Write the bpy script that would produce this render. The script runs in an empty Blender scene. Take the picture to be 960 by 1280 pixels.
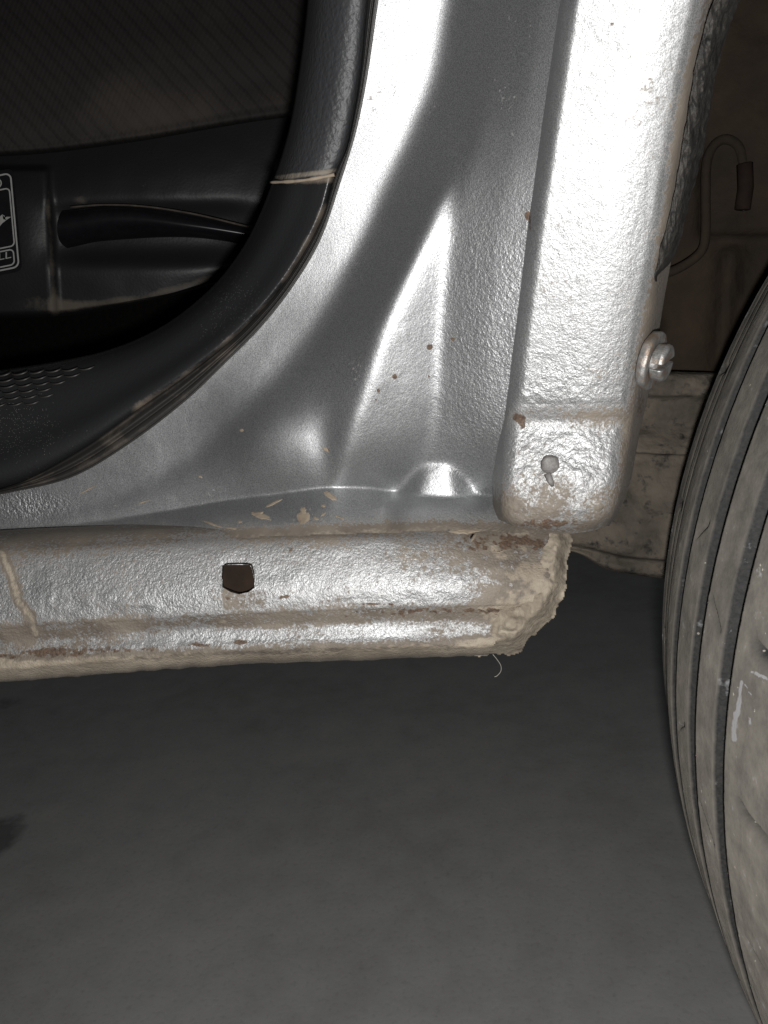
import bpy, math, random
import numpy as np
from mathutils import Vector, Matrix

random.seed(4)
rng = np.random.default_rng(7)
SC = bpy.context.scene
COL = SC.collection

# ------------------------------------------------------------------ camera
F_PX, CX, CY = 944.4, 480.0, 640.0
PITCH, ROLL, YAW = 0.212, -0.081, -0.080
CAM = np.array([0.0, 0.0, 0.431])
_F = np.array([math.sin(YAW) * math.cos(PITCH), math.cos(YAW) * math.cos(PITCH), -math.sin(PITCH)])
_R0 = np.array([math.cos(YAW), -math.sin(YAW), 0.0])
_U0 = np.cross(_R0, _F)
_R = math.cos(ROLL) * _R0 + math.sin(ROLL) * _U0
_U = -math.sin(ROLL) * _R0 + math.cos(ROLL) * _U0
cam_d = bpy.data.cameras.new('camera')
cam = bpy.data.objects.new('camera', cam_d)
COL.objects.link(cam)
cam_d.sensor_fit = 'VERTICAL'
cam_d.sensor_height = 36.0
cam_d.sensor_width = 27.0
cam_d.lens = F_PX / 1280.0 * 36.0
cam_d.clip_start = 0.005
cam_d.clip_end = 200.0
M = Matrix(((_R[0], _U[0], -_F[0], CAM[0]), (_R[1], _U[1], -_F[1], CAM[1]), (_R[2], _U[2], -_F[2], CAM[2]), (0, 0, 0, 1)))
cam.matrix_world = M
SC.camera = cam

# ------------------------------------------------------------------ light: the phone's flash beside the lens, a dim garage
W = bpy.data.worlds.new('World')
SC.world = W
W.use_nodes = True
W.node_tree.nodes['Background'].inputs[0].default_value = (0.9, 0.95, 1.0, 1)
W.node_tree.nodes['Background'].inputs[1].default_value = 0.028
fl = bpy.data.lights.new('flash', 'POINT')
fl.energy = 5.4
fl.color = (1.0, 0.988, 0.968)
fl.shadow_soft_size = 0.004
flo = bpy.data.objects.new('flash', fl)
COL.objects.link(flo)
flo.location = (0.004, -0.004, 0.431 - 0.012)
SC.view_settings.view_transform = 'Standard'
SC.view_settings.look = 'None'
SC.view_settings.exposure = 0.0
SC.view_settings.gamma = 1.0
SC.cycles.max_bounces = 6


# ------------------------------------------------------------------ helpers
def at(px, py, Y):
    """points of the plane y = Y on the lines of sight through photo positions"""
    px = np.asarray(px, float); py = np.asarray(py, float); Y = np.asarray(Y, float)
    d = _F + ((px - CX) / F_PX)[..., None] * _R + ((CY - py) / F_PX)[..., None] * _U
    return CAM + d * (Y / d[..., 1])[..., None]


def pt(px, py, Y):
    return at(np.array([px]), np.array([py]), np.array([Y]))[0]


def hash2(ix, iy, seed):
    n = (ix.astype(np.int64) * 374761393 + iy.astype(np.int64) * 668265263 + seed * 1442695041) & 0xFFFFFFFF
    n = ((n ^ (n >> 13)) * 1274126177) & 0xFFFFFFFF
    n = n ^ (n >> 16)
    return (n & 0xFFFF) / 65535.0


def vnoise(x, y, seed=0):
    ix = np.floor(x); iy = np.floor(y)
    fx = x - ix; fy = y - iy
    fx = fx * fx * (3 - 2 * fx); fy = fy * fy * (3 - 2 * fy)
    a = hash2(ix, iy, seed); b = hash2(ix + 1, iy, seed)
    c = hash2(ix, iy + 1, seed); d = hash2(ix + 1, iy + 1, seed)
    return (a * (1 - fx) + b * fx) * (1 - fy) + (c * (1 - fx) + d * fx) * fy


def fbm(x, y, seed=0, octv=4, gain=0.5):
    s = 0; a = 1.0; t = 0
    for k in range(octv):
        s = s + a * vnoise(x * 2 ** k, y * 2 ** k, seed + k * 17)
        t += a; a *= gain
    return s / t * 2 - 1


def sstep(a, b, x):
    t = np.clip((x - a) / (b - a), 0, 1)
    return t * t * (3 - 2 * t)


def blur(a, sx, sy=None):
    sy = sx if sy is None else sy
    for ax, s in ((1, sx), (0, sy)):
        if s <= 0: continue
        r = int(3 * s + 1)
        k = np.exp(-0.5 * (np.arange(-r, r + 1) / s) ** 2); k /= k.sum()
        p = np.pad(a, [(r, r) if i == ax else (0, 0) for i in range(2)], mode='edge')
        out = 0
        for i, w in enumerate(k):
            sl = [slice(None)] * 2
            sl[ax] = slice(i, i + a.shape[ax])
            out = out + w * p[tuple(sl)]
        a = out
    return a


def catmull(P, n, by_len=True):
    P = np.asarray(P, float)
    if len(P) == 2:
        t = np.linspace(0, 1, n)[:, None]
        return P[0] * (1 - t) + P[1] * t
    d = np.r_[0, np.cumsum(np.linalg.norm(np.diff(P[:, :2], axis=0), axis=1))] if by_len else np.arange(len(P), dtype=float)
    m = np.zeros_like(P)
    m[1:-1] = (P[2:] - P[:-2]) / (d[2:] - d[:-2])[:, None]
    m[0] = (P[1] - P[0]) / (d[1] - d[0]); m[-1] = (P[-1] - P[-2]) / (d[-1] - d[-2])
    t = np.linspace(0, d[-1], n)
    i = np.clip(np.searchsorted(d, t, side='right') - 1, 0, len(P) - 2)
    h = (d[i + 1] - d[i])[:, None]; u = ((t - d[i])[:, None]) / h
    return ((2 * u**3 - 3 * u**2 + 1) * P[i] + (u**3 - 2 * u**2 + u) * h * m[i]
            + (-2 * u**3 + 3 * u**2) * P[i + 1] + (u**3 - u**2) * h * m[i + 1])


def loft(curves, n, m, linear=False):
    """curves of (px, py, Y); gives the grids px, py, Y with m curves of n points"""
    C = np.stack([catmull(c, n) for c in curves])
    if linear:
        k = len(curves)
        t = np.linspace(0, k - 1, m); i = np.clip(t.astype(int), 0, k - 2); u = (t - i)[:, None, None]
        G = C[i] * (1 - u) + C[i + 1] * u
    else:
        G = np.stack([catmull(C[:, j], m, by_len=False) for j in range(n)], 1)
    return G[..., 0], G[..., 1], G[..., 2]


def link(name, me, mat, parent=None, kind=None):
    o = bpy.data.objects.new(name, me)
    COL.objects.link(o)
    if mat is not None and not me.materials:
        me.materials.append(mat)
    if parent is not None:
        o.parent = parent
        o.matrix_parent_inverse = parent.matrix_world.inverted() if False else Matrix.Translation(-Vector(parent['base'])) if 'base' in parent else Matrix.Identity(4)
    if kind:
        o['kind'] = kind
    return o


def mesh_np(name, V, Fq, attrs=None, uv=None, smooth=True):
    me = bpy.data.meshes.new(name)
    me.from_pydata([tuple(v) for v in V], [], [tuple(int(i) for i in f) for f in Fq])
    if smooth:
        me.polygons.foreach_set('use_smooth', [True] * len(me.polygons))
    for k, a in (attrs or {}).items():
        at_ = me.attributes.new(k, 'FLOAT', 'POINT')
        at_.data.foreach_set('value', np.asarray(a, np.float32).ravel())
    if uv is not None:
        l = me.uv_layers.new(name='UVMap')
        vi = np.zeros(len(me.loops), np.int32)
        me.loops.foreach_get('vertex_index', vi)
        l.data.foreach_set('uv', np.asarray(uv, np.float32).reshape(-1, 2)[vi].ravel())
    me.update()
    return me


def grid_faces(m, n, keep=None, flip=False):
    a = (np.arange(m - 1)[:, None] * n + np.arange(n - 1)[None]).ravel()
    f = np.stack([a, a + 1, a + n + 1, a + n], 1)
    if flip: f = f[:, ::-1]
    if keep is not None: f = f[keep.ravel()]
    return f


def grid_obj(name, V, mat, parent=None, attrs=None, uv=None, keep=None, flip=False, kind=None):
    m, n = V.shape[:2]
    me = mesh_np(name, V.reshape(-1, 3), grid_faces(m, n, keep, flip), attrs, uv)
    if keep is not None:
        import bmesh
        bm = bmesh.new(); bm.from_mesh(me)
        bmesh.ops.delete(bm, geom=[v for v in bm.verts if not v.link_faces], context='VERTS')
        bm.to_mesh(me); bm.free()
    return link(name, me, mat, parent, kind)


def tube_mesh(name, P, R, seg=10, closed_ends=True):
    P = np.asarray(P, float); n = len(P)
    R = np.broadcast_to(np.asarray(R, float), (n,))
    T = np.gradient(P, axis=0); T /= np.linalg.norm(T, axis=1)[:, None] + 1e-12
    ref = np.array([0.31, 0.77, 0.55])
    V = []
    for i in range(n):
        a = np.cross(T[i], ref); a /= np.linalg.norm(a)
        b = np.cross(T[i], a)
        for k in range(seg):
            th = 2 * math.pi * k / seg
            V.append(P[i] + R[i] * (math.cos(th) * a + math.sin(th) * b))
    F = []
    for i in range(n - 1):
        for k in range(seg):
            F.append((i * seg + k, i * seg + (k + 1) % seg, (i + 1) * seg + (k + 1) % seg, (i + 1) * seg + k))
    if closed_ends:
        F.append(tuple(range(seg))[::-1]); F.append(tuple((n - 1) * seg + k for k in range(seg)))
    me = bpy.data.meshes.new(name)
    me.from_pydata([tuple(v) for v in V], [], F)
    me.polygons.foreach_set('use_smooth', [True] * len(me.polygons))
    return me


def in_poly(px, py, poly):
    poly = np.asarray(poly, float); ins = np.zeros(np.shape(px), bool)
    x1, y1 = poly[-1]
    for x2, y2 in poly:
        c = ((y1 > py) != (y2 > py)) & (px < (x2 - x1) * (py - y1) / (y2 - y1 + 1e-12) + x1)
        ins ^= c
        x1, y1 = x2, y2
    return ins


def seg_dist(px, py, line):
    d = np.full(np.shape(px), 1e9)
    for (x1, y1), (x2, y2) in zip(line[:-1], line[1:]):
        vx, vy = x2 - x1, y2 - y1
        t = np.clip(((px - x1) * vx + (py - y1) * vy) / (vx * vx + vy * vy), 0, 1)
        d = np.minimum(d, np.hypot(px - x1 - t * vx, py - y1 - t * vy))
    return d


# ------------------------------------------------------------------ materials
class NT:
    def __init__(s, name):
        s.m = bpy.data.materials.new(name); s.m.use_nodes = True
        s.t = s.m.node_tree; s.p = s.t.nodes['Principled BSDF']

    def n(s, typ, **kw):
        nd = s.t.nodes.new(typ)
        for k, v in kw.items():
            if k.startswith('_'): setattr(nd, k[1:], v)
            else:
                key = int(k[1:]) if k[0] == 'i' and k[1:].isdigit() else k.replace('__', ' ')
                s.set(nd.inputs[key], v)
        return nd

    def set(s, sock, v):
        if hasattr(v, 'is_output'): s.t.links.new(v, sock)
        elif isinstance(v, bpy.types.Node): s.t.links.new(v.outputs[0], sock)
        else: sock.default_value = v

    def P(s, **kw):
        for k, v in kw.items(): s.set(s.p.inputs[k.replace('__', ' ')], v)

    def coord(s, kind='Object'):
        return s.n('ShaderNodeTexCoord').outputs[kind]

    def noise(s, scale, detail=4, rough=0.5, vec=None, dist=0.0):
        nd = s.n('ShaderNodeTexNoise', Scale=scale, Detail=detail, Roughness=rough, Distortion=dist)
        s.set(nd.inputs['Vector'], vec if vec is not None else s.coord())
        return nd.outputs[0]

    def ramp(s, fac, stops):
        nd = s.n('ShaderNodeValToRGB'); s.set(nd.inputs[0], fac)
        e = nd.color_ramp.elements
        while len(e) < len(stops): e.new(0.5)
        for el, (p, c) in zip(e, stops):
            el.position = p; el.color = c if len(c) == 4 else (*c, 1)
        return nd.outputs[0]

    def math(s, op, a, b=0.0, c=0.0, clamp=False):
        nd = s.n('ShaderNodeMath', _operation=op, _use_clamp=clamp, i0=a, i1=b)
        if op in ('MULTIPLY_ADD',): s.set(nd.inputs[2], c)
        return nd.outputs[0]

    def mix(s, fac, a, b):
        nd = s.n('ShaderNodeMix', _data_type='RGBA')
        s.set(nd.inputs[0], fac); s.set(nd.inputs[6], a if hasattr(a, 'is_output') else (*a, 1) if len(a) == 3 else a)
        s.set(nd.inputs[7], b if hasattr(b, 'is_output') else (*b, 1) if len(b) == 3 else b)
        return nd.outputs[2]

    def attr(s, name):
        return s.n('ShaderNodeAttribute', _attribute_name=name).outputs['Fac']

    def bump(s, h, strength=0.3, dist=0.001, normal=None):
        nd = s.n('ShaderNodeBump', Strength=strength, Distance=dist, Height=h)
        if normal is not None: s.set(nd.inputs['Normal'], normal)
        return nd.outputs[0]


def metallic_paint():
    t = NT('silver_metallic_paint')
    dust = t.attr('dust'); rust = t.attr('rust'); peel = t.attr('peel')
    n1 = t.noise(620, 3, 0.55); n2 = t.noise(1500, 2, 0.5); n3 = t.noise(60, 5, 0.6)
    dmask = t.math('MULTIPLY_ADD', t.math('SUBTRACT', n3, 0.5), 1.3, dust)
    dmask = t.math('MULTIPLY_ADD', t.math('SUBTRACT', n1, 0.5), 1.0, dmask)
    dmask = t.math('MULTIPLY_ADD', t.math('SUBTRACT', n2, 0.5), 1.1, dmask)
    dmask = t.ramp(dmask, [(0.38, (0, 0, 0)), (0.72, (1, 1, 1))])
    film = t.math('MULTIPLY', dust, 0.55)
    dmask = t.math('MAXIMUM', dmask, film)
    flake = t.noise(4200, 0, 0.5)
    base = t.ramp(flake, [(0.3, (0.164, 0.167, 0.170)), (0.7, (0.287, 0.291, 0.294))])
    dcol = t.ramp(n3, [(0.3, (0.042, 0.033, 0.025)), (0.7, (0.098, 0.082, 0.065))])
    cake = t.n('ShaderNodeMapRange', _interpolation_type='SMOOTHSTEP', i0=t.math('MULTIPLY_ADD', t.math('SUBTRACT', n1, 0.5), 0.8, dust), i1=0.98, i2=1.35).outputs[0]
    dcol = t.mix(cake, dcol, t.ramp(n3, [(0.3, (0.085, 0.068, 0.050)), (0.7, (0.19, 0.162, 0.125))]))
    col = t.mix(dmask, base, dcol)
    rmask = t.ramp(t.math('MULTIPLY_ADD', t.math('SUBTRACT', n1, 0.5), 1.2, rust), [(0.45, (0, 0, 0)), (0.6, (1, 1, 1))])
    col = t.mix(rmask, col, t.ramp(n2, [(0.3, (0.018, 0.010, 0.006)), (0.7, (0.06, 0.036, 0.02))]))
    both = t.math('MAXIMUM', dmask, rmask)
    met = t.math('MULTIPLY_ADD', both, -0.95, 0.95)
    rg = t.math('MULTIPLY_ADD', both, 0.24, 0.55)
    fb = t.bump(flake, 0.28, 0.0001)
    hp = t.math('ADD', t.math('MULTIPLY', t.noise(1300, 2, 0.5, dist=0.6), 1.0), t.math('MULTIPLY', n1, 0.8))
    pb = t.n('ShaderNodeBump', Distance=0.0005, Height=hp, Normal=fb)
    t.set(pb.inputs['Strength'], peel)
    t.P(Base__Color=col, Metallic=met, Roughness=rg, Normal=pb.outputs[0])
    return t.m


def simple(name, c1, c2, scale, rough=0.7, bump=0.3, bdist=0.0005, spec=0.5, metallic=0.0, detail=5, bscale=None, dustc=None, dscale=40, dlo=0.55, dhi=0.75):
    t = NT(name)
    n = t.noise(scale, detail, 0.6)
    col = t.ramp(n, [(0.3, c1), (0.7, c2)])
    if dustc:
        d = t.ramp(t.noise(dscale, 6, 0.65), [(dlo, (0, 0, 0)), (dhi, (1, 1, 1))])
        col = t.mix(d, col, dustc)
    t.P(Base__Color=col, Roughness=rough, Metallic=metallic, Specular__IOR__Level=spec,
        Normal=t.bump(t.noise(bscale or scale, detail, 0.6), bump, bdist))
    return t.m


def trim_mat(name, c, dustc, rough, grain, gs, spec=0.35, speck=True, sc=(0.13, 0.125, 0.115)):
    t = NT(name)
    dust = t.attr('dust')
    n = t.noise(90, 6, 0.65)
    d = t.ramp(t.math('MULTIPLY_ADD', t.math('SUBTRACT', n, 0.5), 1.2, dust), [(0.35, (0, 0, 0)), (0.8, (1, 1, 1))])
    col = t.mix(d, c, dustc)
    if speck:
        sp = t.n('ShaderNodeTexVoronoi', Scale=1500.0); t.set(sp.inputs['Vector'], t.coord())
        s = t.math('LESS_THAN', sp.outputs['Distance'], 0.16)
        gate = t.math('GREATER_THAN', t.math('MULTIPLY_ADD', t.attr('speck'), 0.5, t.noise(300, 2)), 0.72)
        col = t.mix(t.math('MULTIPLY', t.math('MULTIPLY', s, gate), 0.7), col, sc)
    v = t.n('ShaderNodeTexVoronoi', Scale=gs, _feature='SMOOTH_F1'); t.set(v.inputs['Vector'], t.coord())
    h = t.math('ADD', v.outputs['Distance'], t.noise(gs * 1.7, 3))
    t.P(Base__Color=col, Roughness=t.math('MULTIPLY_ADD', d, 0.3, rough), Specular__IOR__Level=spec, Normal=t.bump(h, grain, 0.0003))
    return t.m


MAT_PAINT = metallic_paint()
MAT_VINYL = trim_mat('grained_dark_vinyl', (0.0175, 0.018, 0.0195), (0.095, 0.082, 0.066), 0.55, 0.8, 700)
MAT_TRIM = trim_mat('dark_plastic', (0.0105, 0.0108, 0.0115), (0.085, 0.07, 0.055), 0.36, 0.22, 1100)
MAT_SEAL = trim_mat('dusty_rubber_seal', (0.014, 0.013, 0.012), (0.06, 0.048, 0.038), 0.5, 0.15, 900, speck=False)
MAT_PANEL = trim_mat('seat_side_plastic', (0.0085, 0.0086, 0.0092), (0.055, 0.046, 0.036), 0.5, 0.2, 700, spec=0.25)
MAT_LEVER = simple('black_lever_plastic', (0.004, 0.004, 0.005), (0.006, 0.006, 0.007), 200, rough=0.33, bump=0.02, spec=0.35)
MAT_BLACK = simple('black_carpet', (0.002, 0.002, 0.002), (0.004, 0.0035, 0.003), 300, rough=0.95, bump=0.5, spec=0.0)
MAT_PRINT = simple('grey_print', (0.17, 0.17, 0.165), (0.22, 0.22, 0.21), 300, rough=0.6, bump=0.0)
MAT_MUD = simple('dried_mud', (0.070, 0.057, 0.043), (0.172, 0.148, 0.116), 170, rough=0.9, bump=0.7, bdist=0.0008, spec=0.2, bscale=420, dustc=(0.045, 0.034, 0.026), dscale=120, dlo=0.58, dhi=0.72)
MAT_CHIP = simple('beige_primer', (0.11, 0.088, 0.065), (0.165, 0.135, 0.102), 300, rough=0.75, bump=0.2, spec=0.3)
MAT_SEALANT = simple('torn_black_sealant', (0.002, 0.002, 0.002), (0.026, 0.0235, 0.021), 330, spec=0.2, rough=0.65, bump=0.9, bdist=0.0012, detail=8)
MAT_ZINC = simple('galvanised_zinc', (0.09, 0.088, 0.085), (0.20, 0.20, 0.197), 500, rough=0.52, bump=0.8, bdist=0.0004, metallic=0.7, dustc=(0.14, 0.10, 0.07), dscale=320, dlo=0.46, dhi=0.64)
MAT_BEAM = simple('dusty_underbody', (0.05, 0.044, 0.036), (0.128, 0.108, 0.086), 45, rough=0.9, bump=0.9, bdist=0.0015, spec=0.2, bscale=160, dustc=(0.018, 0.017, 0.016), dscale=110, dlo=0.56, dhi=0.68)
MAT_HOUSE = simple('wheel_housing_undercoat', (0.014, 0.0115, 0.009), (0.040, 0.028, 0.019), 22, rough=0.9, bump=0.7, bdist=0.002, spec=0.15, bscale=150)
MAT_HOSE = simple('dusty_hose', (0.004, 0.004, 0.004), (0.016, 0.0145, 0.013), 160, rough=0.8, bump=0.6, spec=0.2)
MAT_CAVITY = simple('rusty_cavity', (0.008, 0.005, 0.0035), (0.016, 0.010, 0.0065), 90, rough=0.9, bump=0.4, spec=0.1)
MAT_PLUG = simple('grey_hole_plug', (0.030, 0.026, 0.024), (0.085, 0.08, 0.077), 500, rough=0.7, bump=0.8, bdist=0.0006)
MAT_HAIR = simple('pale_hair', (0.11, 0.10, 0.09), (0.15, 0.14, 0.12), 300, rough=0.5, bump=0.0)
MAT_RIM = simple('steel_rim', (0.25, 0.25, 0.25), (0.4, 0.4, 0.4), 60, rough=0.45, bump=0.1, metallic=0.6)


def fabric_mat():
    t = NT('woven_seat_fabric')
    uv = t.coord('UV')
    mp = t.n('ShaderNodeMapping', Vector=uv); mp.inputs['Rotation'].default_value = (0, 0, math.radians(42))
    w = t.n('ShaderNodeTexWave', Scale=2.1, Distortion=0.8, Detail=1.0, Vector=mp.outputs[0]); w.inputs['Detail Scale'].default_value = 3
    mp2 = t.n('ShaderNodeMapping', Vector=uv); mp2.inputs['Rotation'].default_value = (0, 0, math.radians(-20))
    w2 = t.n('ShaderNodeTexWave', Scale=5.5, Distortion=0.6, Vector=mp2.outputs[0])
    h = t.math('ADD', t.math('MULTIPLY', t.ramp(w.outputs[1], [(0.05, (0, 0, 0)), (0.35, (1, 1, 1))]), 0.8), t.math('MULTIPLY', w2.outputs[1], 0.35))
    h = t.math('ADD', h, t.math('MULTIPLY', t.noise(2200, 2), 0.35))
    big = t.noise(26, 5, 0.6)
    base = t.ramp(h, [(0.0, (0.0130, 0.0118, 0.0115)), (1.0, (0.0185, 0.0166, 0.0160))])
    dust = t.attr('dust')
    dm = t.ramp(t.math('MULTIPLY_ADD', t.math('SUBTRACT', big, 0.5), 1.4, dust), [(0.3, (0, 0, 0)), (1.0, (1, 1, 1))])
    col = t.mix(dm, base, (0.034, 0.029, 0.025))
    t.P(Base__Color=col, Roughness=0.95, Specular__IOR__Level=0.1, Normal=t.bump(h, 0.6, 0.0006))
    return t.m


def tyre_mat():
    t = NT('dusty_tyre_rubber')
    dust = t.attr('dust')
    n = t.noise(55, 7, 0.7); f = t.noise(900, 3, 0.6); g = t.noise(160, 4, 0.6)
    rub = t.ramp(f, [(0.35, (0.009, 0.009, 0.0092)), (0.7, (0.022, 0.0215, 0.021))])
    dcol = t.ramp(g, [(0.3, (0.086, 0.078, 0.067)), (0.7, (0.130, 0.118, 0.101))])
    dm = t.ramp(t.math('MULTIPLY_ADD', t.math('SUBTRACT', n, 0.5), 0.9, dust), [(0.15, (0, 0, 0)), (0.95, (1, 1, 1))])
    col = t.mix(dm, rub, dcol)
    v = t.n('ShaderNodeTexVoronoi', Scale=260.0); t.set(v.inputs['Vector'], t.coord())
    s = t.math('LESS_THAN', v.outputs['Distance'], 0.11)
    s = t.math('MULTIPLY', s, t.math('GREATER_THAN', g, 0.56))
    col = t.mix(t.math('MULTIPLY', s, 0.8), col, (0.22, 0.20, 0.17))
    scf = t.ramp(t.math('MULTIPLY_ADD', t.math('SUBTRACT', g, 0.5), 2.4, t.attr('scuff')), [(0.35, (0, 0, 0)), (0.6, (1, 1, 1))])
    col = t.mix(t.math('MULTIPLY', scf, 0.8), col, (0.155, 0.155, 0.16))
    # scuffs are thin and broken
    if 'Diffuse Roughness' in t.p.inputs: t.p.inputs['Diffuse Roughness'].default_value = 1.0
    t.P(Base__Color=col, Roughness=0.78, Specular__IOR__Level=0.3, Normal=t.bump(t.math('ADD', f, t.math('MULTIPLY', g, 1.5)), 0.45, 0.0006))
    return t.m


def floor_mat():
    t = NT('garage_concrete')
    c = t.coord('Object')
    n = t.noise(5.0, 8, 0.6, c); n2 = t.noise(30, 6, 0.6, c); n3 = t.noise(220, 4, 0.6, c)
    m = t.math('ADD', t.math('MULTIPLY', n, 0.6), t.math('MULTIPLY', n2, 0.4))
    col = t.ramp(m, [(0.36, (0.295, 0.288, 0.280)), (0.5, (0.345, 0.342, 0.336)), (0.64, (0.39, 0.382, 0.368))])
    fine = t.ramp(n3, [(0.30, (0.75, 0.75, 0.75)), (0.46, (1, 1, 1))])
    mm = t.n('ShaderNodeMix', _data_type='RGBA', _blend_type='MULTIPLY'); mm.inputs[0].default_value = 0.5
    t.set(mm.inputs[6], col); t.set(mm.inputs[7], fine)
    st = t.attr('dust')
    sm = t.ramp(t.math('MULTIPLY_ADD', t.math('SUBTRACT', t.noise(60, 5, 0.6, c), 0.5), 0.9, st), [(0.3, (0, 0, 0)), (0.75, (1, 1, 1))])
    col = t.mix(t.math('MULTIPLY', sm, 0.6), mm.outputs[2], (0.03, 0.029, 0.03))
    t.P(Base__Color=col, Roughness=0.8, Specular__IOR__Level=0.25, Normal=t.bump(n3, 0.25, 0.001))
    return t.m


MAT_FABRIC = fabric_mat(); MAT_TYRE = tyre_mat(); MAT_FLOOR = floor_mat()

# ------------------------------------------------------------------ the floor
xs = np.concatenate([np.linspace(-40, -1.2, 10), np.linspace(-1, 1, 160), np.linspace(1.2, 40, 10)])
ys = np.concatenate([np.linspace(-40, -.8, 10), np.linspace(-.6, 1.8, 180), np.linspace(2, 40, 10)])
X, Yg = np.meshgrid(xs, ys)
V = np.stack([X, Yg, np.zeros_like(X)], -1)
d = (V - CAM); dep = d @ _F
qx = CX + F_PX * (d @ _R) / np.where(np.abs(dep) < 1e-3, 1e-3, dep); qy = CY - F_PX * (d @ _U) / np.where(np.abs(dep) < 1e-3, 1e-3, dep)
s1 = pt(-18, 1052, .5)
def fl_pt(px, py):
    dd = _F + (px - CX) / F_PX * _R + (CY - py) / F_PX * _U
    return CAM + dd * (-CAM[2] / dd[2])
a = fl_pt(-14, 1052); b = fl_pt(5, 880)
st = 0.95 * np.exp(-(((X - a[0]) / .030) ** 2 + ((Yg - a[1]) / .045) ** 2) ** 2) + .6 * np.exp(-(((X - b[0]) / .035) ** 2 + ((Yg - b[1]) / .03) ** 2))
grid_obj('floor', V, MAT_FLOOR, attrs={'dust': st}, kind='structure')

# ------------------------------------------------------------------ the car
car = bpy.data.objects.new('car', None)
COL.objects.link(car)
car.empty_display_size = 0.05
car['label'] = 'silver car seen close at the bottom corner of its door opening, dusty rear tyre beside'
car['category'] = 'car'

K = 0.000245          # metres of relief per unit of h
Y0 = 0.232            # the seal flange of the door opening
TILT = 0.21


def relief(h, py):
    return Y0 - K * (h + (437 - py) * TILT)


# --- door jamb: seal flange, gusset with its two creases, channel beside the outer skin
rowsY = [-400, -160, 0, 100, 170, 235, 300, 400, 500, 560, 600, 640, 680, 730]
nodes = {  # x of: flange inner edge, flange outer edge, gusset crest, gusset valley, channel left, channel right
    'E': [532, 492, 470, 452, 439, 418, 394, 336, 230, 150, 70, -110, -320, -560],
    'G': [625, 585, 562, 545, 515, 482, 455, 402, 322, 258, 205, 120, -60, -330],
    'R': [700, 640, 600, 588, 578, 566, 535, 487, 455, 436, 421, 405, 395, 395.0],
    'V': [715, 660, 625, 612, 596, 577, 562, 551, 547, 540, 506, 492, 490, 490.0],
    'C': [750, 700, 676, 660, 648, 636, 624, 612, 606, 599, 588, 586, 586, 586.0],
    'D': [790, 745, 722, 708, 698, 690, 680, 665, 655, 650, 645, 645, 645, 645.0]}
hts = {
    'R': [42.0, 42, 30, 35, 44, 60, 67, 77, 83, 82, 74, 44, 30, 30.0],
    'V': [58.0, 58, 49, 54, 59, 66, 65, 65, 64, 58, 40, 16, 10, 10.0],
    'C': [88.0, 88, 86, 86, 86, 90, 90, 90, 88, 76, 46, 24, 20, 20.0],
    'D': [112.0, 112, 110, 108, 108, 108, 108, 106, 102, 98, 96, 92, 88, 88.0]}
step = 2.0
gx = np.arange(-470, 801, step); gy = np.arange(-360, 731, step)
PX, PY = np.meshgrid(gx, gy)
H = np.zeros_like(PX)
yy = np.arange(len(gy))
nx = {k: blur(np.interp(gy, rowsY, v)[None].repeat(2, 0), 10, 0)[0] for k, v in nodes.items()}
RS = 1.28
nh = {k: RS * blur(np.interp(gy, rowsY, v)[None].repeat(2, 0), 10, 0)[0] for k, v in hts.items()}
for i in range(len(gy)):
    gxx = nx['G'][i]; ex = nx['E'][i]
    pw = .3 + 8.5 * sstep(215, 260, gy[i]) * (1 - .55 * sstep(380, 560, gy[i]))
    kx = [ex - 900, ex, gxx - 4, gxx + 10, nx['R'][i] - pw, nx['R'][i] + pw, nx['V'][i], nx['C'][i], nx['D'][i], nx['D'][i] + 200]
    fl = 11 * sstep(300, 430, gy[i])
    kh = [-2, 0, 3 + fl, 9 + fl, nh['R'][i], nh['R'][i] - .3 - .06 * pw, nh['V'][i], nh['C'][i], nh['D'][i], nh['D'][i] - 60]
    H[i] = np.interp(gx, kx, kh)
H = blur(H, 3.2, 4.0)
# hollow and soft bump left of the first crease
H += 20 * np.exp(-(((PX - 330) / 52) ** 2 + ((PY - 540) / 55) ** 2))
H -= 7 * np.exp(-(((PX - 408) / 20) ** 2 + ((PY - 560) / 45) ** 2))
yc = np.interp(gx, [-480, -160, 0, 200, 420, 560, 620, 740], [708, 684, 672, 662, 655, 650, 652, 655])[None]
H += 1.02 * np.clip(PY - 578, 0, 58) * np.exp(-((PX - 546) / (14 + .72 * np.clip(PY - 575, 0, 60))) ** 4)
H = blur(H, 1.3, 1.3)
off = np.interp(gx, [-160, 0, 150, 300, 420, 500, 546, 600, 740], [6, 8, 14, 36, 50, 40, 22, 34, 36])[None]
off = blur(off.repeat(2, 0), 16, 0)[:1]
H += 1.95 * np.clip(PY - yc + off + 2.0 * fbm(PX / 40, PX * 0 + .5, 9, 2), 0, 100)
H = blur(H, .7, .8)
H += 0.5 * fbm(PX / 26, PY / 26, 3, 3) * sstep(150, 500, PY) + 0.7 * fbm(PX / 60, PY / 60, 5, 2)
Ecol = nx['E'][:, None]
PXc = np.maximum(PX, Ecol + 1)
V = at(PXc, PY, relief(H, PY))
nz = fbm(PX / 40, PY / 18, 11)
dust = 0.55 * np.exp(-((PY - yc - 2) / 16) ** 2) * (0.6 + .4 * nz) + .9 * sstep(-6, 14, PY - yc)
dust = np.maximum(dust, 0.9 * np.exp(-((PX - 610) / 55) ** 2 - ((PY - 690) / 26) ** 2))
rust = np.zeros_like(PX)
for (x, y, r) in ((537, 434, 4.5), (494, 471, 4.0), (473, 488, 2.6), (566, 424, 3.4), (536, 470, 2), (655, 515, 8), (660, 270, 6), (410, 563, 3), (470, 500, 2)):
    rust = np.maximum(rust, 1.1 * np.exp(-((PX - x) ** 2 + (PY - y) ** 2) / (r * r)))
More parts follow.
